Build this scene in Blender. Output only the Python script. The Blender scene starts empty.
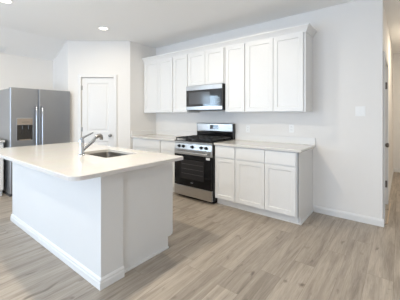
import bpy, bmesh, math, random
from mathutils import Vector, Matrix

SC = bpy.context.scene
COL = SC.collection
random.seed(7)

# ------------------------------------------------------------------ camera, world, lights, exposure
cam = bpy.data.cameras.new('camera')
cam.sensor_width = 36.0
cam.lens = 254.0 / 400.0 * 36.0
cam.shift_y = -(150.0 - 115.09) / 400.0
cam.clip_start = 0.05
camo = bpy.data.objects.new('camera', cam)
COL.objects.link(camo)
camo.location = (2.9196, -3.7099, 1.3243)
camo.rotation_euler = (math.pi / 2, 0, 0.6662)
SC.camera = camo

SC.view_settings.view_transform = 'Standard'
SC.view_settings.look = 'None'
SC.view_settings.gamma = 1.0
SC.view_settings.use_curve_mapping = False
SC.view_settings.exposure = 0.05

w = bpy.data.worlds.new('sky')
SC.world = w
w.use_nodes = True
w.node_tree.nodes['Background'].inputs[0].default_value = (0.62, 0.78, 1.0, 1)
w.node_tree.nodes['Background'].inputs[1].default_value = 1.5

H = 2.76          # ceiling height
COOL = (0.80, 0.90, 1.0)
WARM = (1.0, 0.88, 0.69)


def area(name, loc, rot, sx, sy, power, col, shape='RECTANGLE', spread=math.pi):
    l = bpy.data.lights.new(name, 'AREA')
    l.shape = shape
    l.size = sx
    if shape in ('RECTANGLE', 'ELLIPSE'):
        l.size_y = sy
    l.energy = power
    l.color = col
    l.spread = spread
    o = bpy.data.objects.new(name, l)
    COL.objects.link(o)
    o.location = loc
    o.rotation_euler = rot
    return o


# daylight through the rear patio window and the window in the left wall
area('daylight_rear', (-0.55, -7.72, 1.2), (math.pi / 2, 0, 0), 3.0, 2.2, 124, (.60, .77, 1.0))
area('daylight_left', (-2.92, -5.1, 1.375), (math.pi / 2, 0, -math.pi / 2), 1.2, 1.55, 85, (.60, .80, 1.0))
area('fill_rear_right', (3.3, -7.72, 1.2), (math.pi / 2, 0, 0), 2.0, 2.2, 64, (.66, .80, 1.0))  # extra fill through a made-up second rear window
SC.cycles.diffuse_bounces = 8
SC.cycles.max_bounces = 14
DOWN_POWER = 8.0
LIVING_POWER = 8.0
HALL_POWER = 16.0

# ------------------------------------------------------------------ materials


def new_mat(name):
    m = bpy.data.materials.new(name)
    m.use_nodes = True
    nt = m.node_tree
    b = nt.nodes['Principled BSDF']
    return m, nt, b


def node(nt, typ, **kw):
    n = nt.nodes.new(typ)
    for k, v in kw.items():
        setattr(n, k, v)
    return n


def paint(name, col, rough=0.5, scale=60.0, amt=0.03, bump=0.0, spec=0.5):
    """painted surface: faint procedural mottling and optional fine bump"""
    m, nt, b = new_mat(name)
    tc = node(nt, 'ShaderNodeTexCoord')
    nz = node(nt, 'ShaderNodeTexNoise')
    nz.inputs['Scale'].default_value = scale
    nz.inputs['Detail'].default_value = 3
    nt.links.new(tc.outputs['Object'], nz.inputs['Vector'])
    mx = node(nt, 'ShaderNodeMix', data_type='RGBA')
    mx.inputs[6].default_value = (*[c * (1 - amt) for c in col], 1)
    mx.inputs[7].default_value = (*[min(1, c * (1 + amt)) for c in col], 1)
    nt.links.new(nz.outputs['Fac'], mx.inputs[0])
    nt.links.new(mx.outputs[2], b.inputs['Base Color'])
    b.inputs['Roughness'].default_value = rough
    b.inputs['Specular IOR Level'].default_value = spec
    if bump:
        bp = node(nt, 'ShaderNodeBump')
        bp.inputs['Strength'].default_value = bump
        bp.inputs['Distance'].default_value = 0.002
        nt.links.new(nz.outputs['Fac'], bp.inputs['Height'])
        nt.links.new(bp.outputs['Normal'], b.inputs['Normal'])
    return m


def metal(name, col, rough=0.3, stretch=(1, 1, 60), var=0.12):
    """brushed metal"""
    m, nt, b = new_mat(name)
    tc = node(nt, 'ShaderNodeTexCoord')
    mp = node(nt, 'ShaderNodeMapping')
    mp.inputs['Scale'].default_value = stretch
    nz = node(nt, 'ShaderNodeTexNoise')
    nz.inputs['Scale'].default_value = 8
    nz.inputs['Detail'].default_value = 4
    nt.links.new(tc.outputs['Object'], mp.inputs['Vector'])
    nt.links.new(mp.outputs['Vector'], nz.inputs['Vector'])
    mr = node(nt, 'ShaderNodeMapRange')
    mr.inputs['To Min'].default_value = rough * (1 - var)
    mr.inputs['To Max'].default_value = rough * (1 + var)
    nt.links.new(nz.outputs['Fac'], mr.inputs['Value'])
    nt.links.new(mr.outputs['Result'], b.inputs['Roughness'])
    b.inputs['Base Color'].default_value = (*col, 1)
    b.inputs['Metallic'].default_value = 1.0
    return m


def gloss(name, col, rough=0.08, spec=0.5):
    m, nt, b = new_mat(name)
    tc = node(nt, 'ShaderNodeTexCoord')
    nz = node(nt, 'ShaderNodeTexNoise')
    nz.inputs['Scale'].default_value = 3
    nt.links.new(tc.outputs['Object'], nz.inputs['Vector'])
    mr = node(nt, 'ShaderNodeMapRange')
    mr.inputs['To Min'].default_value = rough * 0.85
    mr.inputs['To Max'].default_value = rough * 1.15
    nt.links.new(nz.outputs['Fac'], mr.inputs['Value'])
    nt.links.new(mr.outputs['Result'], b.inputs['Roughness'])
    b.inputs['Base Color'].default_value = (*col, 1)
    b.inputs['Specular IOR Level'].default_value = spec
    return m


def emit(name, col, strength):
    m, nt, b = new_mat(name)
    b.inputs['Base Color'].default_value = (*col, 1)
    b.inputs['Emission Color'].default_value = (*col, 1)
    b.inputs['Emission Strength'].default_value = strength
    return m


def thin_glass(name):
    m, nt, b = new_mat(name)
    nt.nodes.remove(b)
    out = nt.nodes['Material Output']
    tr = node(nt, 'ShaderNodeBsdfTransparent')
    gl = node(nt, 'ShaderNodeBsdfGlossy')
    gl.inputs['Roughness'].default_value = 0.02
    lw = node(nt, 'ShaderNodeLayerWeight')
    pw = node(nt, 'ShaderNodeMath', operation='POWER')
    pw.inputs[1].default_value = 4.0
    fr = node(nt, 'ShaderNodeMapRange')
    fr.inputs['To Min'].default_value = 0.04
    fr.inputs['To Max'].default_value = 0.9
    nt.links.new(lw.outputs['Facing'], pw.inputs[0])
    nt.links.new(pw.outputs[0], fr.inputs['Value'])
    mx = node(nt, 'ShaderNodeMixShader')
    nt.links.new(fr.outputs[0], mx.inputs[0])
    nt.links.new(tr.outputs[0], mx.inputs[1])
    nt.links.new(gl.outputs[0], mx.inputs[2])
    nt.links.new(mx.outputs[0], out.inputs['Surface'])
    return m


def quartz(name):
    m, nt, b = new_mat(name)
    tc = node(nt, 'ShaderNodeTexCoord')
    v = node(nt, 'ShaderNodeTexVoronoi')
    v.inputs['Scale'].default_value = 220
    n2 = node(nt, 'ShaderNodeTexNoise')
    n2.inputs['Scale'].default_value = 6
    n2.inputs['Detail'].default_value = 5
    nt.links.new(tc.outputs['Object'], v.inputs['Vector'])
    nt.links.new(tc.outputs['Object'], n2.inputs['Vector'])
    mx = node(nt, 'ShaderNodeMix', data_type='RGBA')
    mx.inputs[6].default_value = (0.68, 0.655, 0.62, 1)
    mx.inputs[7].default_value = (0.745, 0.72, 0.685, 1)
    nt.links.new(v.outputs['Color'], mx.inputs[0])
    m2 = node(nt, 'ShaderNodeMix', data_type='RGBA', blend_type='MULTIPLY')
    m2.inputs[0].default_value = 0.12
    nt.links.new(mx.outputs[2], m2.inputs[6])
    nt.links.new(n2.outputs['Color'], m2.inputs[7])
    nt.links.new(m2.outputs[2], b.inputs['Base Color'])
    b.inputs['Roughness'].default_value = 0.16
    return m


def plank_floor(name, W=0.18, L=1.22):
    """vinyl planks running along Y with grain, knots and per-plank tone"""
    m, nt, b = new_mat(name)
    N = lambda t, **k: node(nt, t, **k)

    def math_(op, a, c=None):
        n = N('ShaderNodeMath', operation=op)
        for i, q in enumerate((a, c)):
            if q is None:
                continue
            if isinstance(q, (int, float)):
                n.inputs[i].default_value = q
            else:
                nt.links.new(q, n.inputs[i])
        return n.outputs[0]
    tc = N('ShaderNodeTexCoord')
    sp = N('ShaderNodeSeparateXYZ')
    nt.links.new(tc.outputs['Object'], sp.inputs[0])
    xs = math_('DIVIDE', sp.outputs[0], W)
    row = math_('FLOOR', xs)
    wr = N('ShaderNodeTexWhiteNoise', noise_dimensions='1D')
    nt.links.new(row, wr.inputs['W'])
    ys = math_('ADD', math_('DIVIDE', sp.outputs[1], L), wr.outputs['Value'])
    idx = math_('FLOOR', ys)
    cmb = N('ShaderNodeCombineXYZ')
    nt.links.new(row, cmb.inputs[0])
    nt.links.new(idx, cmb.inputs[1])
    wn = N('ShaderNodeTexWhiteNoise', noise_dimensions='2D')
    nt.links.new(cmb.outputs[0], wn.inputs['Vector'])
    # grain coordinates, shifted per plank
    gx = math_('MULTIPLY', sp.outputs[0], 1.0)
    gy = math_('ADD', sp.outputs[1], math_('MULTIPLY', wn.outputs['Value'], 37.0))
    gz = math_('MULTIPLY', wn.outputs['Value'], 11.0)
    gc = N('ShaderNodeCombineXYZ')
    for i, q in enumerate((gx, gy, gz)):
        nt.links.new(q, gc.inputs[i])

    def noise(scale, detail, rough, dist):
        mp = N('ShaderNodeMapping')
        mp.inputs['Scale'].default_value = scale
        nt.links.new(gc.outputs[0], mp.inputs['Vector'])
        n = N('ShaderNodeTexNoise')
        n.inputs['Scale'].default_value = 1
        n.inputs['Detail'].default_value = detail
        n.inputs['Roughness'].default_value = rough
        n.inputs['Distortion'].default_value = dist
        nt.links.new(mp.outputs[0], n.inputs['Vector'])
        return n.outputs['Fac']
    broad = noise((13, 1.1, 1), 6, 0.62, 0.9)
    fine = noise((120, 5.0, 1), 4, 0.65, 0.5)
    knots = noise((11, 5.0, 1), 2, 0.4, 0.6)
    r1 = N('ShaderNodeValToRGB')
    e = r1.color_ramp.elements
    e[0].position, e[0].color = 0.28, (0.235, 0.198, 0.160, 1)
    e[1].position, e[1].color = 0.68, (0.49, 0.43, 0.363, 1)
    q = e.new(0.47)
    q.color = (0.388, 0.334, 0.279, 1)
    nt.links.new(broad, r1.inputs[0])
    r2 = N('ShaderNodeValToRGB')
    e = r2.color_ramp.elements
    e[0].position, e[0].color = 0.3, (0.72, 0.70, 0.68, 1)
    e[1].position, e[1].color = 0.65, (1.06, 1.06, 1.06, 1)
    nt.links.new(fine, r2.inputs[0])
    mA = N('ShaderNodeMix', data_type='RGBA', blend_type='MULTIPLY')
    mA.inputs[0].default_value = 0.8
    nt.links.new(r1.outputs[0], mA.inputs[6])
    nt.links.new(r2.outputs[0], mA.inputs[7])
    # plank tone
    tone = N('ShaderNodeMapRange')
    tone.inputs['To Min'].default_value = 0.90
    tone.inputs['To Max'].default_value = 1.08
    nt.links.new(wn.outputs['Value'], tone.inputs['Value'])
    mB = N('ShaderNodeMix', data_type='RGBA', blend_type='MULTIPLY')
    mB.inputs[0].default_value = 1.0
    nt.links.new(mA.outputs[2], mB.inputs[6])
    nt.links.new(tone.outputs[0], mB.inputs[7])
    # knots
    rk = N('ShaderNodeMapRange')
    rk.inputs['From Min'].default_value = 0.67
    rk.inputs['From Max'].default_value = 0.78
    rk.inputs['To Max'].default_value = 0.7
    nt.links.new(knots, rk.inputs['Value'])
    mC = N('ShaderNodeMix', data_type='RGBA')
    mC.inputs[7].default_value = (0.10, 0.075, 0.055, 1)
    nt.links.new(rk.outputs[0], mC.inputs[0])
    nt.links.new(mB.outputs[2], mC.inputs[6])
    # seams
    fx = math_('FRACT', xs)
    fy = math_('FRACT', ys)
    ex = math_('MULTIPLY', math_('MINIMUM', fx, math_('SUBTRACT', 1.0, fx)), W)
    ey = math_('MULTIPLY', math_('MINIMUM', fy, math_('SUBTRACT', 1.0, fy)), L)
    ed = math_('LESS_THAN', math_('MINIMUM', ex, ey), 0.0016)
    mD = N('ShaderNodeMix', data_type='RGBA')
    mD.inputs[7].default_value = (0.13, 0.10, 0.08, 1)
    nt.links.new(math_('MULTIPLY', ed, 0.4), mD.inputs[0])
    nt.links.new(mC.outputs[2], mD.inputs[6])
    nt.links.new(mD.outputs[2], b.inputs['Base Color'])
    b.inputs['Roughness'].default_value = 0.42
    bp = N('ShaderNodeBump')
    bp.inputs['Strength'].default_value = 0.15
    bp.inputs['Distance'].default_value = 0.002
    nt.links.new(fine, bp.inputs['Height'])
    nt.links.new(bp.outputs[0], b.inputs['Normal'])
    return m


M_WALL = paint('wall_paint', (0.82, 0.80, 0.775), 0.75, 90, 0.012, 0.15, 0.3)
M_CEIL = paint('ceiling_paint', (0.90, 0.897, 0.89), 0.85, 120, 0.015, 0.3, 0.2)
M_TRIM = paint('trim_paint', (0.78, 0.772, 0.76), 0.38, 40, 0.01)
M_CAB = paint('cabinet_paint', (0.78, 0.777, 0.768), 0.36, 30, 0.01)
M_ISL = paint('island_wall_paint', (0.73, 0.725, 0.715), 0.55, 70, 0.012, 0.1)
M_CABIN = paint('cabinet_inside', (0.70, 0.69, 0.67), 0.6, 30, 0.02)
M_QUARTZ = quartz('white_quartz')
M_FLOOR = plank_floor('vinyl_plank')
M_STEEL = metal('stainless_steel', (0.52, 0.51, 0.50), 0.28, (1, 1, 60), 0.06)
M_STEELV = metal('stainless_fridge', (0.385, 0.393, 0.41), 0.36, (1, 60, 1))
M_FSIDE = metal('fridge_side_grey', (0.45, 0.465, 0.49), 0.42, (20, 20, 20))
M_SINK = metal('sink_steel', (0.38, 0.355, 0.325), 0.30, (30, 30, 30))
M_CHROME = metal('chrome', (0.55, 0.56, 0.58), 0.12, (10, 10, 10))
M_NICKEL = metal('dark_nickel', (0.20, 0.18, 0.16), 0.32, (10, 10, 10))
M_SATIN = metal('satin_nickel', (0.30, 0.29, 0.28), 0.3, (10, 10, 10))
M_BGLASS = gloss('black_glass', (0.008, 0.008, 0.009), 0.05, 0.95)
M_OGLASS = gloss('oven_door_glass', (0.006, 0.006, 0.007), 0.07, 0.28)
M_WGLASS = gloss('oven_window_glass', (0.022, 0.021, 0.023), 0.06, 0.35)
M_MWIN = gloss('microwave_wall_reflection', (0.085, 0.088, 0.095), 0.10, 0.6)  # grey colour stands in for the white wall mirrored in the glass
M_BLACK = gloss('black_enamel', (0.012, 0.012, 0.013), 0.25)
M_IRON = paint('cast_iron', (0.018, 0.018, 0.019), 0.55, 120, 0.2, 0.3)
M_PLAST = paint('white_plastic', (0.88, 0.88, 0.87), 0.35, 30, 0.005)
M_SLOT = paint('dark_slot', (0.10, 0.10, 0.10), 0.6, 30, 0.02)
M_TAN = paint('dispenser_panel_bronze', (0.30, 0.25, 0.205), 0.35, 40, 0.03)
M_DRECESS = gloss('dispenser_recess', (0.03, 0.027, 0.024), 0.25)
M_BULB = emit('lamp_lens', (1.0, 0.93, 0.82), 4.0)
M_GLASS = thin_glass('window_glass')
M_BLIND = paint('blind_slat', (0.8, 0.8, 0.78), 0.5, 30, 0.02)
M_OAK = paint('pale_oak_strip', (0.62, 0.50, 0.37), 0.5, 60, 0.06)
M_SPLASH = paint('lit_quartz_splash', (0.80, 0.79, 0.772), 0.3, 80, 0.015)  # same quartz as the slab, lightened to paint in the light it catches
M_LABEL = paint('white_tag', (0.85, 0.85, 0.85), 0.5, 30, 0.01)

# ------------------------------------------------------------------ mesh helpers (world coordinates)


def BM():
    return bmesh.new()


def box(bm, x0, x1, y0, y1, z0, z1, bev=0.0, seg=2):
    r = bmesh.ops.create_cube(bm, size=1.0)
    vs = r['verts']
    for v in vs:
        v.co = Vector((x0 + (v.co.x + .5) * (x1 - x0), y0 + (v.co.y + .5) * (y1 - y0), z0 + (v.co.z + .5) * (z1 - z0)))
    if bev > 0:
        es = list({e for v in vs for e in v.link_edges})
        rr = bmesh.ops.bevel(bm, geom=es, offset=bev, segments=seg, affect='EDGES', profile=0.5)
        vs = list({v for f in rr['faces'] for v in f.verts} | {v for v in vs if v.is_valid})
    return vs


def prism(bm, pts, axis, a0, a1):
    """extrude a 2-D outline along an axis: axis 'x' uses (y,z), 'y' uses (x,z), 'z' uses (x,y)"""
    def mk(p, a):
        if axis == 'x':
            return Vector((a, p[0], p[1]))
        if axis == 'y':
            return Vector((p[0], a, p[1]))
        return Vector((p[0], p[1], a))
    A = [bm.verts.new(mk(p, a0)) for p in pts]
    B = [bm.verts.new(mk(p, a1)) for p in pts]
    n = len(pts)
    bm.faces.new(A)
    bm.faces.new(list(reversed(B)))
    for i in range(n):
        bm.faces.new((A[i], B[i], B[(i + 1) % n], A[(i + 1) % n]))
    return A + B


def tube(bm, pts, rad, n=16):
    pts = [Vector(p) for p in pts]
    if not isinstance(rad, (list, tuple)):
        rad = [rad] * len(pts)
    rings = []
    up = None
    for i, p in enumerate(pts):
        d = (pts[min(i + 1, len(pts) - 1)] - pts[max(i - 1, 0)]).normalized()
        if up is None:
            up = Vector((0, 0, 1)) if abs(d.z) < 0.9 else Vector((1, 0, 0))
        a = d.cross(up).normalized()
        c = a.cross(d).normalized()
        up = c
        rings.append([bm.verts.new(p + (a * math.cos(2 * math.pi * k / n) + c * math.sin(2 * math.pi * k / n)) * rad[i]) for k in range(n)])
    for i in range(len(rings) - 1):
        for k in range(n):
            bm.faces.new((rings[i][k], rings[i][(k + 1) % n], rings[i + 1][(k + 1) % n], rings[i + 1][k]))
    bm.faces.new(list(reversed(rings[0])))
    bm.faces.new(rings[-1])


def lathe(bm, prof, center, axis=(0, 0, 1), n=24):
    """prof: list of (radius, height along axis)"""
    ax = Vector(axis).normalized()
    u = ax.orthogonal().normalized()
    v = ax.cross(u)
    c = Vector(center)
    rings = []
    for r, h in prof:
        rings.append([bm.verts.new(c + ax * h + (u * math.cos(2 * math.pi * k / n) + v * math.sin(2 * math.pi * k / n)) * max(r, 1e-4)) for k in range(n)])
    for i in range(len(rings) - 1):
        for k in range(n):
            bm.faces.new((rings[i][k], rings[i][(k + 1) % n], rings[i + 1][(k + 1) % n], rings[i + 1][k]))
    bm.faces.new(list(reversed(rings[0])))
    bm.faces.new(rings[-1])


def rrect(x0, x1, y0, y1, radii, seg=8):
    """rounded rectangle, radii for corners (x0y0, x1y0, x1y1, x0y1)"""
    cs = [(x0, y0, 1, 1, 180), (x1, y0, -1, 1, 270), (x1, y1, -1, -1, 0), (x0, y1, 1, -1, 90)]
    out = []
    for (cx, cy, sx, sy, a0), r in zip(cs, radii):
        if r <= 0:
            out.append((cx, cy))
            continue
        for k in range(seg + 1):
            a = math.radians(a0 + 90 * k / seg)
            out.append((cx + sx * r + r * math.cos(a), cy + sy * r + r * math.sin(a)))
    return out


def wloc(o):
    v = Vector((0, 0, 0))
    while o is not None:
        v += o.location
        o = o.parent
    return v


def obj(name, bm, mat, parent=None, smooth=None, label=None, M=None):
    if M is not None:
        bmesh.ops.transform(bm, matrix=M, verts=bm.verts)
    bmesh.ops.recalc_face_normals(bm, faces=bm.faces)
    if parent is not None:
        bmesh.ops.translate(bm, vec=-wloc(parent), verts=bm.verts)
    me = bpy.data.meshes.new(name)
    bm.to_mesh(me)
    bm.free()
    me.materials.append(mat)
    o = bpy.data.objects.new(name, me)
    COL.objects.link(o)
    if smooth is not None:
        for p in me.polygons:
            p.use_smooth = True
        me.set_sharp_from_angle(angle=math.radians(smooth))
    if parent is not None:
        o.parent = parent
    if label:
        o['label'] = label
    return o


def thing(name, label, cat, loc=(0, 0, 0), group=None):
    o = bpy.data.objects.new(name, None)
    o.empty_display_size = 0.1
    COL.objects.link(o)
    o.location = loc
    o['label'] = label
    o['category'] = cat
    if group:
        o['group'] = group
    return o


def struct(name, bm, mat, label, cat, **k):
    o = obj(name, bm, mat, **k)
    o['kind'] = 'structure'
    o['label'] = label
    o['category'] = cat
    return o


def bxs(*boxes, bev=0.0):
    bm = BM()
    for b in boxes:
        box(bm, *b, bev=bev)
    return bm


def shaker(bm, x0, x1, z0, z1, yf, t=0.02, rail=0.056, deep=0.009, flat=False):
    """a shaker front facing -Y: front plane at yf, thickness t behind it"""
    vs = [bm.verts.new(c) for c in ((x0, yf, z0), (x1, yf, z0), (x1, yf, z1), (x0, yf, z1),
                                    (x0, yf + t, z0), (x1, yf + t, z0), (x1, yf + t, z1), (x0, yf + t, z1))]
    for q in ((4, 5, 6, 7), (0, 1, 5, 4), (1, 2, 6, 5), (2, 3, 7, 6), (3, 0, 4, 7)):
        bm.faces.new([vs[i] for i in q])
    if flat:
        bm.faces.new(vs[:4])
        return
    a = [bm.verts.new(c) for c in ((x0 + rail, yf, z0 + rail), (x1 - rail, yf, z0 + rail), (x1 - rail, yf, z1 - rail), (x0 + rail, yf, z1 - rail))]
    s = rail + 0.006
    c = [bm.verts.new(p) for p in ((x0 + s, yf + deep, z0 + s), (x1 - s, yf + deep, z0 + s), (x1 - s, yf + deep, z1 - s), (x0 + s, yf + deep, z1 - s))]
    for i in range(4):
        j = (i + 1) % 4
        bm.faces.new((vs[i], vs[j], a[j], a[i]))
        bm.faces.new((a[i], a[j], c[j], c[i]))
    bm.faces.new(c)


# ------------------------------------------------------------------ room shell
XL, XR, YR = -2.76, 5.4, -7.5          # left wall, right wall, rear wall
XH, YH = 2.76, 3.75                    # hall corner, hall end wall
XHR = 3.95                             # hall right wall
P1 = Vector((-2.10, -1.44))
P2 = Vector((-1.20, -0.665))
T = 0.12

bm = bxs((XL - T, XR + T, YR - T, 0.0, -0.1, 0), (XH - 0.3, XHR + T, 0.0, YH + T, -0.1, 0), (XL - T, XH - 0.3, 0, T, -0.1, 0))
struct('floor', bm, M_FLOOR, 'grey brown wood plank floor running through kitchen and hall', 'floor')

XF = -2.15      # fold where the ceiling slopes down to the left wall
ZL = 2.452      # ceiling height at the left wall
bm = BM()
prism(bm, [(XL - T, ZL - 0.06), (XF, H), (XR + T, H), (XR + T, H + 0.12), (XL - T, H + 0.12)], 'y', YR - T, T)
box(bm, XH - T, XHR + T, T, YH + T, H, H + 0.12)
struct('ceiling', bm, M_CEIL, 'white ceiling with sloped strip along the left wall', 'ceiling')

struct('wall_back', bxs((XL - T, XH, 0, T, 0, H + .02)), M_WALL, 'off white wall behind range and wall cabinets', 'wall')


def diag_box(bm, s0, s1, d0, d1, z0, z1, bev=0.0):
    """box in the pantry wall's own frame: s along the wall from P1 to P2, d out of the wall towards the room"""
    b2 = BM()
    box(b2, s0, s1, -d1, -d0, z0, z1, bev)
    bmesh.ops.transform(b2, matrix=DM, verts=b2.verts)
    me = bpy.data.meshes.new('tmp')
    b2.to_mesh(me)
    b2.free()
    bm.from_mesh(me)
    bpy.data.meshes.remove(me)


dv = (P2 - P1)
DL = dv.length
ang = math.atan2(dv.y, dv.x)
DM = Matrix.Translation((P1.x, P1.y, 0)) @ Matrix.Rotation(ang, 4, 'Z')

DS0, DS1, DZ = 0.257, 0.877, 2.052        # pantry door opening
bm = BM()
diag_box(bm, 0, DS0, -T, 0, 0, H + .02)
diag_box(bm, DS1, DL, -T, 0, 0, H + .02)
diag_box(bm, DS0, DS1, -T, 0, DZ, H + .02)
struct('wall_pantry', bm, M_WALL, 'angled off white corner wall holding the pantry door', 'wall')
struct('wall_pantry_right', bxs((P2.x - T, P2.x, P2.y, 0, 0, H + .02)), M_WALL, 'short return wall between pantry corner and wall cabinets', 'wall')
struct('wall_pantry_left', bxs((XL - T, P1.x, P1.y, P1.y + T, 0, H + .02)), M_WALL, 'short wall between refrigerator and pantry corner', 'wall')

# left wall with window opening
WY0, WY1, WZ0, WZ1 = -5.7, -4.5, 0.6, 2.15
struct('wall_left', bxs((XL - T, XL, YR - T, WY0, 0, H), (XL - T, XL, WY1, T, 0, H), (XL - T, XL, WY0, WY1, 0, WZ0), (XL - T, XL, WY0, WY1, WZ1, H)),
       M_WALL, 'off white left wall behind the refrigerator', 'wall')
RX0, RX1, RZ0, RZ1 = -2.05, 0.95, 0.12, 2.25
QX0, QX1 = 2.3, 4.3
struct('wall_rear', bxs((XL - T, RX0, YR - T, YR, 0, H), (RX1, QX0, YR - T, YR, 0, H), (QX1, XR + T, YR - T, YR, 0, H),
                        (RX0, RX1, YR - T, YR, 0, RZ0), (RX0, RX1, YR - T, YR, RZ1, H), (QX0, QX1, YR - T, YR, 0, RZ0), (QX0, QX1, YR - T, YR, RZ1, H)),
       M_WALL, 'off white rear wall with wide windows', 'wall')
struct('wall_right', bxs((XR, XR + T, YR - T, T, 0, H)), M_WALL, 'off white right wall of the open room', 'wall')
struct('wall_front', bxs((XHR, XR, 0, T, 0, H)), M_WALL, 'off white wall right of the hall opening', 'wall')

# hall
HD0, HD1, HDZ = 0.17, 0.97, 2.04          # hall door opening
HALLM = Matrix.Translation((XH, 0, 0)) @ Matrix.Rotation(-.0095, 4, 'Z') @ Matrix.Translation((-XH, 0, 0))
struct('wall_hall_left', bxs((XH - T, XH, T, HD0, 0, H), (XH - T, XH, HD1, YH, 0, H), (XH - T, XH, HD0, HD1, HDZ, H)), M_WALL, 'hall wall with door beside kitchen corner', 'wall', M=HALLM)
struct('wall_hall_right', bxs((XHR, XHR + T, T, YH, 0, H)), M_WALL, 'right hand hall wall', 'wall')
struct('wall_hall_end', bxs((XH - T, XHR + T, YH, YH + T, 0, H)), M_WALL, 'beige looking wall at the end of the hall', 'wall')

# baseboards


def bb_x(bm, x0, x1, y, s):   # along x, on a wall plane y, room side s (-1 = towards -Y)
    prism(bm, [(y, 0), (y + s * .014, 0), (y + s * .014, .066), (y + s * .008, .082), (y, .088)], 'x', x0, x1)


def bb_y(bm, y0, y1, x, s):
    prism(bm, [(x, 0), (x + s * .014, 0), (x + s * .014, .066), (x + s * .008, .082), (x, .088)], 'y', y0, y1)


bm = BM()
bb_x(bm, 2.0, XH + .014, 0, -1)
struct('baseboard_back', bm, M_TRIM, 'white baseboard along the wall right of cabinets', 'baseboard')
bm = BM()
bb_y(bm, 0.0, HD0 - .07, XH, 1)
bb_y(bm, HD1 + .07, YH, XH, 1)
struct('baseboard_hall_left', bm, M_TRIM, 'white baseboard along the hall wall beside door', 'baseboard', M=HALLM)
bm = BM()
bb_x(bm, XH + .014, XHR, YH, -1)
struct('baseboard_hall_end', bm, M_TRIM, 'white baseboard across the hall end wall', 'baseboard')
bm = BM()
for s0, s1 in ((0.0, DS0 - .062), (DS1 + .062, DL)):
    diag_box(bm, s0, s1, 0, .014, 0, .085, .004)
struct('baseboard_pantry', bm, M_TRIM, 'white baseboard beside the pantry door', 'baseboard')
bm = BM()
bb_y(bm, YR, -3.2, XL, 1)
struct('baseboard_left', bm, M_TRIM, 'white baseboard along left wall', 'baseboard')

# ------------------------------------------------------------------ windows (daylight)


def window_frame(name, bm, label):
    return struct(name, bm, M_TRIM, label, 'window')


bm = bxs((XL - T, XL - .02, WY0, WY0 + .05, WZ0, WZ1), (XL - T, XL - .02, WY1 - .05, WY1, WZ0, WZ1), (XL - T, XL - .02, WY0, WY1, WZ1 - .05, WZ1),
         (XL - T, XL - .02, WY0, WY1, WZ0, WZ0 + .05), (XL - T + .02, XL - .04, WY0, WY1, 1.35, 1.40))
w1 = window_frame('window_1', bm, 'white framed window in left wall')
obj('pane', bxs((XL - .085, XL - .08, WY0, WY1, WZ0, WZ1)), M_GLASS, w1)
bm = BM()
for k in range(16):
    z = WZ1 - .08 - k * .085
    box(bm, XL - .05, XL - .015, WY0 + .06, WY1 - .06, z, z + .022)
obj('blind', bm, M_BLIND, w1)
bm = bxs((RX0, RX0 + .06, YR - T, YR - .02, RZ0, RZ1), (RX1 - .06, RX1, YR - T, YR - .02, RZ0, RZ1), (RX0, RX1, YR - T, YR - .02, RZ1 - .06, RZ1),
         (RX0, RX1, YR - T, YR - .02, RZ0, RZ0 + .06), (-.58, -.52, YR - T, YR - .02, RZ0, RZ1))
w2 = window_frame('window_2', bm, 'wide white framed window in rear wall')
obj('pane', bxs((RX0, RX1, YR - .085, YR - .08, RZ0, RZ1)), M_GLASS, w2)

bm = bxs((QX0, QX0 + .06, YR - T, YR - .02, RZ0, RZ1), (QX1 - .06, QX1, YR - T, YR - .02, RZ0, RZ1), (QX0, QX1, YR - T, YR - .02, RZ1 - .06, RZ1),
         (QX0, QX1, YR - T, YR - .02, RZ0, RZ0 + .06))
w3 = window_frame('added_window', bm, 'added unseen window in rear wall right of the wide one')
obj('pane', bxs((QX0, QX1, YR - .085, YR - .08, RZ0, RZ1)), M_GLASS, w3)  # unseen opening, added only to let in the right-hand fill

# ------------------------------------------------------------------ pantry door


def door_leaf_profile(bm, x0, x1, z0, z1, yf, t, panels, deep=0.010):
    """slab facing -Y with recessed panels [(x0,x1,z0,z1)...] raised by a stepped moulding"""
    xs = sorted({x0, x1, *[p[0] for p in panels], *[p[1] for p in panels]})
    zs = sorted({z0, z1, *[p[2] for p in panels], *[p[3] for p in panels]})
    for i in range(len(xs) - 1):
        for j in range(len(zs) - 1):
            a, b, c, d = xs[i], xs[i + 1], zs[j], zs[j + 1]
            hit = [p for p in panels if p[0] <= a and b <= p[1] and p[2] <= c and d <= p[3]]
            if not hit:
                bm.faces.new([bm.verts.new(q) for q in ((a, yf, c), (b, yf, c), (b, yf, d), (a, yf, d))])
    for (a, b, c, d) in panels:
        loops = []
        for ins, dp in ((0, 0), (.016, deep), (.034, deep), (.060, deep * .25)):
            loops.append([bm.verts.new(q) for q in ((a + ins, yf + dp, c + ins), (b - ins, yf + dp, c + ins), (b - ins, yf + dp, d - ins), (a + ins, yf + dp, d - ins))])
        for L0, L1 in zip(loops, loops[1:]):
            for i in range(4):
                j = (i + 1) % 4
                bm.faces.new((L0[i], L0[j], L1[j], L1[i]))
        bm.faces.new(loops[-1])
    for q in (((x0, yf, z0), (x0, yf + t, z0), (x0, yf + t, z1), (x0, yf, z1)), ((x1, yf, z0), (x1, yf + t, z0), (x1, yf + t, z1), (x1, yf, z1)),
              ((x0, yf, z0), (x1, yf, z0), (x1, yf + t, z0), (x0, yf + t, z0)), ((x0, yf, z1), (x1, yf, z1), (x1, yf + t, z1), (x0, yf + t, z1)),
              ((x0, yf + t, z0), (x1, yf + t, z0), (x1, yf + t, z1), (x0, yf + t, z1))):
        bm.faces.new([bm.verts.new(p) for p in q])
    bmesh.ops.remove_doubles(bm, verts=bm.verts, dist=1e-5)


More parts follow.
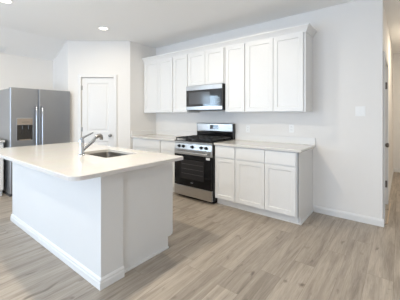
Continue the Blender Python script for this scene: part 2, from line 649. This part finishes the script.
bm = BM()
a, b = DS0 + .006, DS1 - .006
door_leaf_profile(bm, a, b, .012, DZ - .006, .012, .035, [(a + .095, b - .095, 1.0, 1.945), (a + .095, b - .095, .22, .82)])
d1 = struct('door_1', bm, M_TRIM, 'white two panel pantry door in the angled corner wall', 'door', M=DM)
bm = BM()
kc = DM @ Vector((DS1 - .072, .012, .93))
kd = DM.to_3x3() @ Vector((0, -1, 0))
lathe(bm, [(.030, 0), (.030, .006), (.012, .010), (.011, .030), (.024, .038), (.029, .050), (.027, .060), (.015, .066)], kc, kd)
obj('door_knob', bm, M_SATIN, d1, smooth=40, label='satin nickel door knob')
for hz in (.25, 1.05, 1.85):
    bm = BM()
    diag_box(bm, DS0 + .001, DS0 + .016, -.014, .004, hz - .04, hz + .04)
    obj('hinge', bm, M_SATIN, d1, label='nickel door hinge')
bm = BM()
for s0, s1, z0, z1 in ((DS0 - .062, DS0 - .002, 0, DZ + .06), (DS1 + .002, DS1 + .062, 0, DZ + .06), (DS0 - .002, DS1 + .002, DZ, DZ + .06)):
    diag_box(bm, s0, s1, 0, .018, z0, z1, .005)
    diag_box(bm, s0 + (.012 if s1 < .5 else 0.0), s1 - (0.012 if s0 > .5 else 0), .016, .024, z0, z1 - .012, .003)
struct('trim_1', bm, M_TRIM, 'white casing around the pantry door', 'door casing')

# hall door
R90 = Matrix.Translation((XH, HD0, 0)) @ Matrix.Rotation(math.pi / 2, 4, 'Z')   # local x -> +Y, local -y -> +X
bm = BM()
hw = HD1 - HD0
door_leaf_profile(bm, .005, hw - .005, .012, HDZ - .005, .035, .035, [(.11, hw - .11, 1.0, 1.93), (.11, hw - .11, .22, .82)])
d2 = struct('door_2', bm, M_TRIM, 'white hall door just behind the kitchen wall corner', 'door', M=HALLM @ R90)
bm = BM()
lathe(bm, [(.030, 0), (.030, .006), (.012, .010), (.011, .044), (.022, .054), (.030, .068), (.028, .082), (.013, .089)], (XH - .035, HD0 + .10, .945), (1, 0, 0))
obj('door_knob', bm, M_NICKEL, d2, smooth=40, label='dark bronze door knob', M=HALLM)
for hz in (.30, 1.76):
    bm = BM()
    tube(bm, [(XH - .002, HD1 + .004, hz - .05), (XH - .002, HD1 + .004, hz + .05)], .010, 12)
    box(bm, XH - .036, XH - .004, HD1 - .004, HD1 - .0005, hz - .05, hz + .05)
    obj('hinge', bm, M_NICKEL, d2, label='dark door hinge', M=HALLM)
bm = BM()
for y0, y1, z0, z1 in ((HD0 - .062, HD0 - .002, 0, HDZ + .06), (HD1 + .002, HD1 + .062, 0, HDZ + .06), (HD0 - .002, HD1 + .002, HDZ, HDZ + .06)):
    box(bm, XH, XH + .018, y0, y1, z0, z1, .004)
struct('trim_2', bm, M_TRIM, 'white casing around the hall door', 'door casing', M=HALLM)
bm = bxs((XH + .032, XH + .046, HD0 - .05, HD1 + .05, 0, .010), (XH + .0145, XH + .032, HD1 + .036, HD1 + .05, 0, .010), (XH + .0145, XH + .032, HD0 - .05, HD0 - .036, 0, .010))
struct('trim_3', bm, M_OAK, 'thin pale floor strip in front of hall door', 'floor strip', M=HALLM)

# ------------------------------------------------------------------ wall run: base cabinets
YF = -0.63       # door face
YC = -0.61       # carcass front


def base_cabinet(label, x0, x1, fronts, end_panel=None, group='white shaker base cabinets along the range wall'):
    t = thing('base_cabinet', label, 'cabinet', (x0, YC, 0), group)
    bm = BM()
    box(bm, x0, x1, YC, -.002, .10, .883)
    obj('body', bm, M_CAB, t)
    obj('toe_kick', bxs((x0, x1 - (.02 if end_panel else 0), -.545, -.53, 0, .10)), M_CAB, t)
    for kind, a, b, z0, z1 in fronts:
        bm = BM()
        shaker(bm, a, b, z0, z1, YF, .02, .052 if kind == 'door' else .03, .009, flat=(kind == 'drawer'))
        obj(kind, bm, M_CAB, t)
    if end_panel:
        bm = BM()
        prism(bm, [(YC, .10), (-.545, .10), (-.545, 0), (-.002, 0), (-.002, .883), (YC, .883)], 'x', x1 - .012, x1 + .004)
        obj('end_panel', bm, M_CAB, t)
        bm = bxs((x1 + .004, x1 + .014, -.545, -.014, 0, .018), (x0 + .01, x1 + .014, -.556, -.5455, 0, .018))
        obj('shoe_moulding', bm, M_CAB, t)
    return t


DZ0, DZ1, RZ_0, RZ_1 = .112, .700, .716, .872
base_cabinet('wide white base cabinet in the corner left of the range', -1.196, -.395,
             [('drawer', -1.165, -.405, RZ_0, RZ_1), ('door', -1.165, -.788, DZ0, DZ1), ('door', -.782, -.405, DZ0, DZ1)])
base_cabinet('narrow white base cabinet touching the left side of the range', -.393, -.004,
             [('drawer', -.372, -.014, RZ_0, RZ_1), ('door', -.372, -.014, DZ0, DZ1)])
base_cabinet('narrow white base cabinet touching the right side of the range', .766, 1.122,
             [('drawer', .782, 1.108, RZ_0, RZ_1), ('door', .782, 1.108, DZ0, DZ1)])
base_cabinet('wide two door white base cabinet at the right end of the run', 1.124, 1.974,
             [('drawer', 1.138, 1.548, RZ_0, RZ_1), ('drawer', 1.556, 1.945, RZ_0, RZ_1), ('door', 1.138, 1.548, DZ0, DZ1), ('door', 1.556, 1.945, DZ0, DZ1)], end_panel=True)

# countertops on the wall run


def wall_counter(label, x0, x1, side=None):
    t = thing('countertop', label, 'countertop', (x0, -.645, .885))
    bm = BM()
    box(bm, x0, x1, -.648, -.001, .8835, .915, .004)
    obj('slab', bm, M_QUARTZ, t)
    bm = BM()
    box(bm, x0 + (.02 if side == 'l' else 0), x1, -.021, -.001, .9152, 1.012, .003)
    if side == 'l':
        box(bm, x0, x0 + .02, -.645, -.001, .9152, 1.012, .003)
    obj('backsplash', bm, M_SPLASH, t)
    return t


wall_counter('white quartz countertop left of the range running into the corner', -1.197, -.004, 'l')
wall_counter('white quartz countertop right of the range', .767, 2.015)

# ------------------------------------------------------------------ wall run: upper cabinets
YU, YUF = -.325, -.345


def wall_cabinet(label, x0, x1, z0, doors, end=False):
    t = thing('wall_cabinet', label, 'cabinet', (x0, YU, z0), 'white shaker wall cabinets above range and counters')
    obj('body', bxs((x0, x1, YU, -.002, z0, 2.41)), M_CAB, t)
    for a, b in doors:
        bm = BM()
        shaker(bm, a, b, z0 + .008, 2.385, YUF, .02, .054, .009)
        obj('door', bm, M_CAB, t)
    return t


ZU = 1.37
wall_cabinet('double door white wall cabinet in the left corner', -1.196, -.372, ZU, [(-1.165, -.766), (-.760, -.380)])
wall_cabinet('narrow single door white wall cabinet left of the microwave', -.370, -.004, ZU, [(-.345, -.016)])
wall_cabinet('short double door white wall cabinet directly above the microwave', -.002, .756, 1.822, [(.012, .376), (.384, .742)])
wall_cabinet('narrow single door white wall cabinet right of the microwave', .766, 1.124, ZU, [(.778, 1.106)])
wall_cabinet('wide double door white wall cabinet at the right end', 1.126, 1.976, ZU, [(1.140, 1.548), (1.556, 1.948)], True)

# crown moulding with mitred return on the right end
cr = thing('crown_moulding', 'white crown moulding along the tops of the wall cabinets', 'moulding', (-1.196, YU, 2.385))
bm = BM()
prof = [(0.0, 2.388), (.012, 2.388), (.014, 2.402), (.030, 2.430), (.046, 2.452), (.052, 2.460), (.052, 2.478), (0.0, 2.478)]
A, B, Cc = [], [], []
for d, z in prof:
    A.append(bm.verts.new((-1.197, YU - .0005 - d, z)))
    B.append(bm.verts.new((1.9765 + d, YU - .0005 - d, z)))
    Cc.append(bm.verts.new((1.9765 + d, -.002, z)))
n = len(prof)
for L0, L1 in ((A, B), (B, Cc)):
    for i in range(n):
        j = (i + 1) % n
        bm.faces.new((L0[i], L0[j], L1[j], L1[i]))
bm.faces.new(A)
bm.faces.new(list(reversed(Cc)))
obj('moulding', bm, M_CAB, cr)

# ------------------------------------------------------------------ range
rg = thing('gas_range', 'stainless steel gas range with black oven door between base cabinets', 'range', (.38, -.33, 0))
obj('body', bxs((.004, .758, -.648, -.012, .045, .905)), M_BLACK, rg, label='black enamel body')
obj('toe_base', bxs((.02, .742, -.60, -.05, .0, .045)), M_BLACK, rg)
bm = BM()
box(bm, .006, .756, -.662, -.629, .045, .200, .004)
obj('drawer', bm, M_STEEL, rg, label='stainless steel bottom drawer')
bm = BM()
box(bm, .006, .756, -.664, -.629, .206, .700, .004)
od = obj('oven_door', bm, M_OGLASS, rg, label='black glass oven door')
bm = BM()
box(bm, .006, .756, -.668, -.629, .7005, .772, .004)
obj('top_rail', bm, M_STEEL, od, label='stainless steel rail')
obj('oven_window', bxs((.15, .612, -.6645, -.6635, .32, .62)), M_WGLASS, od, label='dark oven window')
bm = BM()
for k in range(3):
    z = .40 + .075 * k
    box(bm, .165, .597, -.6652, -.6642, z, z + .003)
obj('oven_rack', bm, M_SLOT, od)
bm = BM()
tube(bm, [(.055, -.700, .738), (.707, -.700, .738)], .0125, 14)
for x in (.085, .677):
    tube(bm, [(x, -.667, .738), (x, -.700, .738)], .009, 10)
obj('door_handle', bm, M_STEEL, od, smooth=40, label='stainless bar handle')
bm = bxs((.655, .725, -.6655, -.6645, .655, .690))
obj('energy_tag', bm, M_LABEL, od, label='small white tag')
bm = BM()
for x in (.36, .376, .392):
    box(bm, x, x + .010, -.6652, -.6644, .262, .274)
obj('emblem', bm, M_FSIDE, od)
# control panel, tilted
bm = BM()
prism(bm, [(-.629, .776), (-.664, .776), (-.664, .784), (-.645, .873), (-.629, .878)], 'x', .006, .756)
cp = obj('control_panel', bm, M_STEEL, rg, label='stainless steel control panel')
kn = Vector((0, -.089, .019)).normalized()
kn = Vector((0, -.978, .209))
for x in (.110, .200, .381, .562, .652):
    bm = BM()
    c = Vector((x, -.655, .826))
    lathe(bm, [(.026, 0), (.026, .005), (.021, .007), (.019, .028), (.016, .032), (.004, .033)], c, kn, 20)
    box(bm, x - .004, x + .004, -.692, -.684, .818, .846)
    obj('knob', bm, M_BLACK, cp, smooth=40, label='black control knob')
# vent slot under panel
obj('vent_slot', bxs((.07, .69, -.6685, -.6678, .757, .763)), M_SLOT, od)
# cooktop
bm = BM()
box(bm, .002, .760, -.682, -.075, .9055, .918, .004)
ct = obj('cooktop', bm, M_BLACK, rg, label='black cooktop')
bm = bxs((.004, .758, -.678, -.6485, .8785, .905), bev=.003)
obj('front_edge', bm, M_STEEL, ct)
for (x, y, r) in ((.16, -.50, .046), (.16, -.21, .038), (.38, -.36, .052), (.60, -.50, .050), (.60, -.21, .036)):
    bm = BM()
    lathe(bm, [(r + .012, 0), (r + .012, .006), (r, .010), (r, .017), (r * .8, .021)], (x, y, .918), n=20)
    obj('burner', bm, M_IRON, ct, smooth=40)
for x0, x1 in ((.022, .264), (.270, .492), (.498, .740)):
    bm = BM()
    zb, zt = .944, .964
    for x in (x0, x1 - .014):
        box(bm, x, x + .014, -.665, -.105, zb, zt, .003)
    for y in (-.665, -.385, -.119):
        box(bm, x0, x1, y, y + .014, zb, zt, .003)
    xm = (x0 + x1) / 2
    box(bm, xm - .006, xm + .006, -.665, -.105, zb + .004, zt + .004, .003)
    for y in (-.51, -.23):
        box(bm, x0, x1, y, y + .012, zb + .004, zt + .004, .003)
    for x in (x0 + .002, x1 - .016):
        for y in (-.663, -.117):
            box(bm, x, x + .014, y, y + .012, .917, zb)
    obj('grate', bm, M_IRON, ct)
for o in rg.children:
    if o.name.split('.')[0] in ('drawer', 'oven_door', 'control_panel'):
        o.location.y -= .02
# backguard
bm = BM()
prism(bm, [(-.075, .905), (-.075, 1.02), (-.088, 1.05), (-.088, 1.172), (-.078, 1.183), (-.012, 1.183), (-.012, .905)], 'x', .0088, .7532)
bg = obj('backguard', bm, M_STEEL, rg, label='stainless steel backguard')
obj('end_cap', bxs((.7535, .7625, -.086, -.012, .92, 1.178), bev=.003), M_BLACK, bg)
obj('end_cap', bxs((-.0005, .0085, -.086, -.012, .92, 1.178), bev=.003), M_BLACK, bg)
obj('lower_panel', bxs((.01, .752, -.0795, -.0755, .922, 1.030)), M_OGLASS, bg, label='black vent panel')
dp = obj('display', bxs((.295, .465, -.0905, -.0885, 1.078, 1.152), bev=.0006), M_BGLASS, bg, label='black control display')
bm = BM()
for k in range(5):
    box(bm, .31 + k * .03, .322 + k * .03, -.0912, -.0906, 1.09, 1.096)
obj('touch_keys', bm, M_FSIDE, dp)

# ------------------------------------------------------------------ microwave
mw = thing('microwave', 'stainless steel over the range microwave with black glass door', 'microwave', (.38, -.2, 1.408))
obj('body', bxs((.020, .757, -.379, -.004, 1.412, 1.818)), M_BLACK, mw, label='black case')
obj('vent_grille', bxs((.04, .74, -.37, -.03, 1.404, 1.4115)), M_SLOT, mw)
bm = BM()
box(bm, .018, .758, -.405, -.380, 1.414, 1.816, .004)
md = obj('door', bm, M_BGLASS, mw, label='black glass door')
obj('top_trim', bxs((.018, .758, -.4085, -.4055, 1.742, 1.816), bev=.001), M_STEEL, md, label='stainless steel top trim')
obj('bottom_trim', bxs((.018, .758, -.4085, -.4055, 1.414, 1.468), bev=.001), M_STEEL, md, label='stainless steel bottom trim')
obj('window', bxs((.085, .520, -.4062, -.4055, 1.505, 1.705)), M_MWIN, md, label='window with painted grey reflection')
bm = BM()
for r in range(5):
    for c in range(3):
        box(bm, .632 + c * .03, .650 + c * .03, -.4062, -.4056, 1.50 + r * .03, 1.512 + r * .03)
obj('keypad', bm, M_SLOT, md)

# ------------------------------------------------------------------ refrigerator
FX, FY0, FY1, FZ = -1.985, -2.392, -1.445, 1.772
fr = thing('refrigerator', 'stainless steel side by side refrigerator with water dispenser', 'refrigerator', (-2.4, -1.93, 0))
obj('body', bxs((-2.745, FX - .062, FY0 + .004, FY1 - .004, .05, FZ - .012), bev=.004), M_FSIDE, fr, label='grey side case')
obj('base_grille', bxs((-2.70, FX - .07, FY0 + .01, FY1 - .01, .0, .05)), M_SLOT, fr)
YM = -1.985
bm = BM()
prism(bm, rrect(FX - .058, FX, FY0, YM - .004, (0, .018, .012, 0), 5), 'z', .055, FZ)
fd = obj('freezer_door', bm, M_STEELV, fr, smooth=30, label='left stainless door with dispenser')
bm = BM()
prism(bm, rrect(FX - .058, FX, YM + .004, FY1, (0, .012, .018, 0), 5), 'z', .055, FZ)
rd = obj('refrigerator_door', bm, M_STEELV, fr, smooth=30, label='right stainless door')
for y, par in ((YM - .045, fd), (YM + .045, rd)):
    bm = BM()
    tube(bm, [(FX, y, 1.47), (FX + .04, y, 1.455), (FX + .055, y, 1.42), (FX + .058, y, 1.2), (FX + .058, y, .8), (FX + .055, y, .63), (FX + .04, y, .595), (FX, y, .58)], .013, 14)
    obj('handle', bm, M_CHROME, par, smooth=60, label='bright bar handle')
y0, y1 = FY0 + .092, FY0 + .318
bm = BM()
box(bm, FX, FX + .006, y0 - .008, y1 + .008, .90, 1.278, .002)
ds = obj('water_dispenser', bm, M_FSIDE, fd, label='bronze and black dispenser')
obj('control_face', bxs((FX + .006, FX + .010, y0, y1, 1.165, 1.268), bev=.001), M_TAN, ds)
bm = BM()
box(bm, FX + .006, FX + .0075, y0, y1, .91, 1.162)
for a in (.08, .165):
    tube(bm, [(FX + .012, y0 + a, 1.155), (FX + .014, y0 + a, 1.09)], .014, 12)
    box(bm, FX + .0075, FX + .016, y0 + a - .02, y0 + a + .02, 1.0, 1.07, .003)
obj('recess', bm, M_DRECESS, ds)
obj('drip_tray', bxs((FX + .006, FX + .022, y0 + .03, y1 - .03, .905, .922), bev=.003), M_TAN, ds)
bm = BM()
for k in range(5):
    box(bm, FX + .0101, FX + .0106, y0 + .065 + k * .022, y0 + .089 + k * .022, 1.205, 1.212)
obj('touch_keys', bm, M_SLOT, ds)

# base cabinet and counter left of the refrigerator
lc = thing('base_cabinet', 'white base cabinet left of the refrigerator at the picture edge', 'cabinet', (-2.45, -2.75, 0))
obj('body', bxs((-2.758, -2.17, -3.18, -2.432, .10, .8835)), M_CAB, lc)
obj('toe_kick', bxs((-2.70, -2.225, -3.18, -2.436, 0, .10)), M_CAB, lc)
RX = Matrix.Translation((-2.15, -3.18, 0)) @ Matrix.Rotation(math.pi / 2, 4, 'Z')
for kind, a, b, z0, z1 in (('drawer', .012, .735, RZ_0, RZ_1), ('door', .012, .370, DZ0, DZ1), ('door', .378, .735, DZ0, DZ1)):
    bm = BM()
    shaker(bm, a, b, z0, z1, 0, .02, .052, .009, flat=(kind == 'drawer'))
    obj(kind, bm, M_CAB, lc, M=RX)
lct = thing('countertop', 'short white countertop left of the refrigerator', 'countertop', (-2.45, -2.75, .885))
obj('slab', bxs((-2.758, -2.125, -3.19, -2.422, .884, .915), bev=.004), M_QUARTZ, lct)
obj('backsplash', bxs((-2.758, -2.738, -3.19, -2.422, .9152, 1.012), bev=.003), M_SPLASH, lct)

# ------------------------------------------------------------------ island
IX0, IX1 = -.915, 1.130          # knee wall ends
IY0, IY1 = -2.655, -2.455        # knee wall faces
CX1 = 1.100                      # cabinet end panel
isl = thing('kitchen_island', 'white kitchen island with knee wall, baseboard and cabinet end panel', 'kitchen island', (.1, -2.25, 0))
obj('knee_wall', bxs((IX0, IX1, IY0, IY1, 0, .8835)), M_ISL, isl, label='white painted knee wall')
bm = BM()
BBp = [(0, 0), (.016, 0), (.016, .048), (.012, .056), (.012, .070), (.006, .078), (0, .084)]
loops = []
for cx, cy, sx, sy in ((IX0, IY1, -1, 0), (IX0, IY0, -1, -1), (IX1, IY0, 1, -1), (IX1, IY1 - .016 + .016, 1, 0)):
    loops.append([bm.verts.new((cx + sx * d, cy + sy * d, z)) for d, z in BBp])
for L0, L1 in zip(loops, loops[1:]):
    for i in range(len(BBp)):
        j = (i + 1) % len(BBp)
        bm.faces.new((L0[i], L0[j], L1[j], L1[i]))
bm.faces.new(loops[0])
bm.faces.new(list(reversed(loops[-1])))
obj('baseboard', bm, M_TRIM, isl, label='white stepped baseboard')
YFI = -1.850
bm = BM()
# carcass left open on top around the basin
box(bm, IX0 + .03, CX1 - .016, IY1, IY1 + .018, .10, .8835)
box(bm, IX0 + .03, CX1 - .016, IY1 + .018, YFI, .10, .118)
box(bm, IX0 + .03, IX0 + .048, IY1 + .018, YFI, .118, .8835)
box(bm, IX0 + .048, CX1 - .016, YFI - .02, YFI, .118, .8835)
obj('cabinet_body', bm, M_CAB, isl)
bm = BM()
prism(bm, [(IY1, 0), (-1.912, 0), (-1.912, .118), (YFI, .118), (YFI, .8835), (IY1, .8835)], 'x', CX1 - .016, CX1)
obj('end_panel', bm, M_ISL, isl, label='white cabinet end panel')
obj('shoe_moulding', bxs((CX1, CX1 + .010, IY1 + .001, -1.912, 0, .016)), M_TRIM, isl)
obj('toe_kick', bxs((IX0 + .03, CX1 - .016, -1.925, -1.912, 0, .10)), M_CAB, isl)
RI = Matrix.Rotation(math.pi, 4, 'Z') @ Matrix.Translation((0, 0, 0))
edges = [IX0 + .04, -.43, .13, .71, CX1 - .012]
for x0, x1 in zip(edges, edges[1:]):
    for kind, z0, z1 in (('drawer', RZ_0, RZ_1), ('door', DZ0 + .01, DZ1)):
        bm = BM()
        shaker(bm, -(x1 - .005), -(x0 + .005), z0, z1, -YFI - .02 - .0005 - 2 * -YFI * 0, .02, .052, .009, flat=(kind == 'drawer'))
        for v in bm.verts:
            v.co = Vector((-v.co.x, YFI + .0005 + (.02 - (v.co.y - (-YFI - .0205))), v.co.z))
        obj(kind, bm, M_CAB, isl)

# island countertop with sink cut-out
SX0, SX1, SY0, SY1 = .150, .715, -2.352, -1.978
ic = thing('countertop', 'large white quartz island countertop with sink cut out', 'countertop', (.1, -2.38, .885))
OX0, OX1, OY0, OY1 = -.965, 1.238, -2.918, -1.822
bm = BM()
ra, rb = (.08, .085, .025, .03), (.022,) * 4
e_ = .0035
outer = rrect(OX0, OX1, OY0, OY1, ra, 10)
outer_top = rrect(OX0 + e_, OX1 - e_, OY0 + e_, OY1 - e_, [q - e_ for q in ra], 10)
hole = rrect(SX0, SX1, SY0, SY1, rb, 6)
hole_top = rrect(SX0 - e_, SX1 + e_, SY0 - e_, SY1 + e_, [q + e_ for q in rb], 6)
ZT_, ZB_ = .915, .8838


def fill(loops, z):
    eds, rings = [], []
    for lp in loops:
        vs = [bm.verts.new((p[0], p[1], z)) for p in lp]
        rings.append(vs)
        eds += [bm.edges.new((vs[q], vs[(q + 1) % len(vs)])) for q in range(len(vs))]
    bmesh.ops.triangle_fill(bm, use_beauty=True, use_dissolve=True, edges=eds)
    return rings


top = fill((outer_top, hole_top), ZT_)
bot = fill((outer, hole), ZB_)
mid = [[bm.verts.new((p[0], p[1], ZT_ - e_)) for p in lp] for lp in (outer, hole)]
for k in range(2):
    for L0, L1 in ((top[k], mid[k]), (mid[k], bot[k])):
        for i in range(len(L0)):
            q = (i + 1) % len(L0)
            bm.faces.new((L0[i], L0[q], L1[q], L1[i]))
obj('slab', bm, M_QUARTZ, ic)

# sink
sk = thing('sink', 'stainless steel undermount sink set in the island countertop', 'sink', (.42, -2.165, .70))
bm = BM()


def loop(x0, x1, y0, y1, r, z):
    return [bm.verts.new((p[0], p[1], z)) for p in rrect(x0, x1, y0, y1, (r,) * 4, 6)]


g = .004
Ls = [loop(SX0 - .02, SX1 + .02, SY0 - .02, SY1 + .02, .05, .8828), loop(SX0 - g, SX1 + g, SY0 - g, SY1 + g, .034, .8828),
      loop(SX0 + .004, SX1 - .004, SY0 + .004, SY1 - .004, .034, .73), loop(SX0 + .02, SX1 - .02, SY0 + .02, SY1 - .02, .03, .705)]
Lo = [loop(SX0 - .02, SX1 + .02, SY0 - .02, SY1 + .02, .05, .879), loop(SX0 - .01, SX1 + .01, SY0 - .01, SY1 + .01, .04, .879),
      loop(SX0 - .004, SX1 + .004, SY0 - .004, SY1 + .004, .04, .70)]
for LL in (Ls, Lo, [Ls[0], Lo[0]]):
    for L0, L1 in zip(LL, LL[1:]):
        for i in range(len(L0)):
            j = (i + 1) % len(L0)
            bm.faces.new((L0[i], L0[j], L1[j], L1[i]))
bm.faces.new(Ls[-1])
bm.faces.new(Lo[-1])
obj('basin', bm, M_SINK, sk, smooth=40)
bm = BM()
lathe(bm, [(.045, 0), (.045, .003), (.034, .004), (.030, .001), (.004, .0015)], ((SX0 + SX1) / 2, (SY0 + SY1) / 2 + .03, .7052), n=24)
obj('drain', bm, M_CHROME, sk, smooth=40)

# faucet
fx, fy = .378, -2.425
fc = thing('faucet', 'chrome single lever pull out faucet standing behind island sink', 'faucet', (fx, fy, .915))
bm = BM()
lathe(bm, [(.032, 0), (.032, .006), (.026, .012), (.023, .03), (.022, .10), (.024, .125), (.024, .150), (.021, .163), (.010, .170)], (fx, fy, .9152), n=28)
obj('body', bm, M_CHROME, fc, smooth=40)
bm = BM()
tube(bm, [(fx, fy + .005, .965), (fx, fy + .05, .998), (fx, fy + .12, 1.048), (fx, fy + .155, 1.085)], [.018, .0175, .0165, .0165], 16)
sp_ = obj('spout', bm, M_CHROME, fc, smooth=50)
bm = BM()
tube(bm, [(fx, fy + .156, 1.086), (fx, fy + .180, 1.102), (fx, fy + .198, 1.106), (fx, fy + .212, 1.098), (fx, fy + .218, 1.078), (fx, fy + .219, 1.058)], [.0185, .020, .021, .021, .020, .018], 16)
obj('spray_head', bm, M_SATIN, sp_, smooth=50)
bm = BM()
tube(bm, [(fx, fy - .004, 1.082), (fx, fy + .03, 1.100), (fx, fy + .085, 1.122), (fx, fy + .125, 1.140)], [.014, .010, .0075, .007], 14)
obj('lever', bm, M_CHROME, fc, smooth=50)

# ------------------------------------------------------------------ outlets and switch
def plate(name, label, cat, x, z, w_, h_, kind, group=None):
    t = thing(name, label, cat, (x, 0, z), group)
    bm = BM()
    box(bm, x - w_ / 2, x + w_ / 2, -.006, -.0005, z - h_ / 2, z + h_ / 2, .002)
    obj('cover_plate', bm, M_PLAST, t)
    if kind == 'outlet':
        for dz in (-.022, .022):
            bm = BM()
            box(bm, x - .016, x + .016, -.0085, -.006, z + dz - .015, z + dz + .015, .003)
            s = obj('socket', bm, M_PLAST, t)
            obj('slot', bxs((x - .008, x - .005, -.0090, -.0084, z + dz - .003, z + dz + .008), (x + .005, x + .008, -.0090, -.0084, z + dz - .003, z + dz + .008)), M_SLOT, s)
    else:
        for dx in (-.023, .023):
            bm = BM()
            box(bm, x + dx - .016, x + dx + .016, -.010, -.006, z - .033, z + .033, .002)
            obj('rocker', bm, M_PLAST, t)
    return t


plate('wall_outlet', 'white wall outlet above the counter close to the range', 'outlet', .99, 1.10, .07, .115, 'outlet', 'outlets above the right counter')
plate('wall_outlet', 'white wall outlet above the right end of the counter', 'outlet', 1.69, 1.13, .07, .115, 'outlet', 'outlets above the right counter')
plate('light_switch', 'white double rocker light switch on the bare wall right of cabinets', 'light switch', 2.537, 1.372, .108, .122, 'switch')

# ------------------------------------------------------------------ ceiling: recessed lights and vent


def downlight(x, y, label, group, power, col=WARM):
    t = thing('recessed_light', label, 'ceiling light', (x, y, H), group)
    bm = BM()
    lathe(bm, [(.088, -.0004), (.088, -.004), (.084, -.008), (.066, -.009), (.064, -.003), (.064, -.0004)], (x, y, H), n=32)
    obj('trim_ring', bm, M_PLAST, t, smooth=40)
    bm = BM()
    lathe(bm, [(.0632, -.0006), (.0632, -.006), (.055, -.0075), (.004, -.008)], (x, y, H), n=32)
    obj('lens', bm, M_BULB, t, smooth=40, label='glowing warm lens')
    a_ = area('lamp_glow', (0, 0, -.012), (0, 0, 0), .12, .12, power, col, 'DISK')
    a_.parent = t
    return t


GL = 'recessed ceiling lights over the kitchen'
downlight(-.925, -1.40, 'glowing recessed ceiling light in front of the pantry door', GL, DOWN_POWER * .45)
downlight(-.960, -2.72, 'glowing recessed ceiling light cut by the top left picture corner', GL, DOWN_POWER * 2.0)
downlight(.95, -1.40, 'recessed ceiling light over the aisle before the range', GL, DOWN_POWER * 1.4)
downlight(.95, -2.72, 'recessed ceiling light over the right end of the island', GL, DOWN_POWER * 3.0)
downlight(3.35, 1.9, 'recessed ceiling light in the hall', 'recessed ceiling lights in the hall', HALL_POWER)

for x in (-.95, .95, 3.2):  # unseen lamps added to lift the light from behind
    for y in (-4.2, -5.8):
        downlight(x, y, 'added unseen ceiling light in the living area behind the viewer', 'added unseen ceiling lights behind the viewer', LIVING_POWER, (1.0, .95, .80))

vt = thing('ceiling_vent', 'white air vent on the sloped ceiling above the refrigerator', 'air vent', (-2.66, -2.45, 2.50))
sl = math.atan2(H - (ZL - .06), XF - (XL - T))
VM = Matrix.Translation((-2.655, -2.43, H - (XF + 2.655) * math.tan(sl))) @ Matrix.Rotation(-sl, 4, 'Y')
bm = BM()
for b_ in ((-.085, .085, -.17, -.15), (-.085, .085, .15, .17), (-.085, -.065, -.15, .15), (.065, .085, -.15, .15)):
    box(bm, *b_, -.012, -.001, .002)
obj('frame', bm, M_PLAST, vt, M=VM)
bm = BM()
for k in range(8):
    x = -.060 + k * .0165
    box(bm, x, x + .009, -.15, .15, -.010, -.002)
obj('louvre', bm, M_PLAST, vt, M=VM)
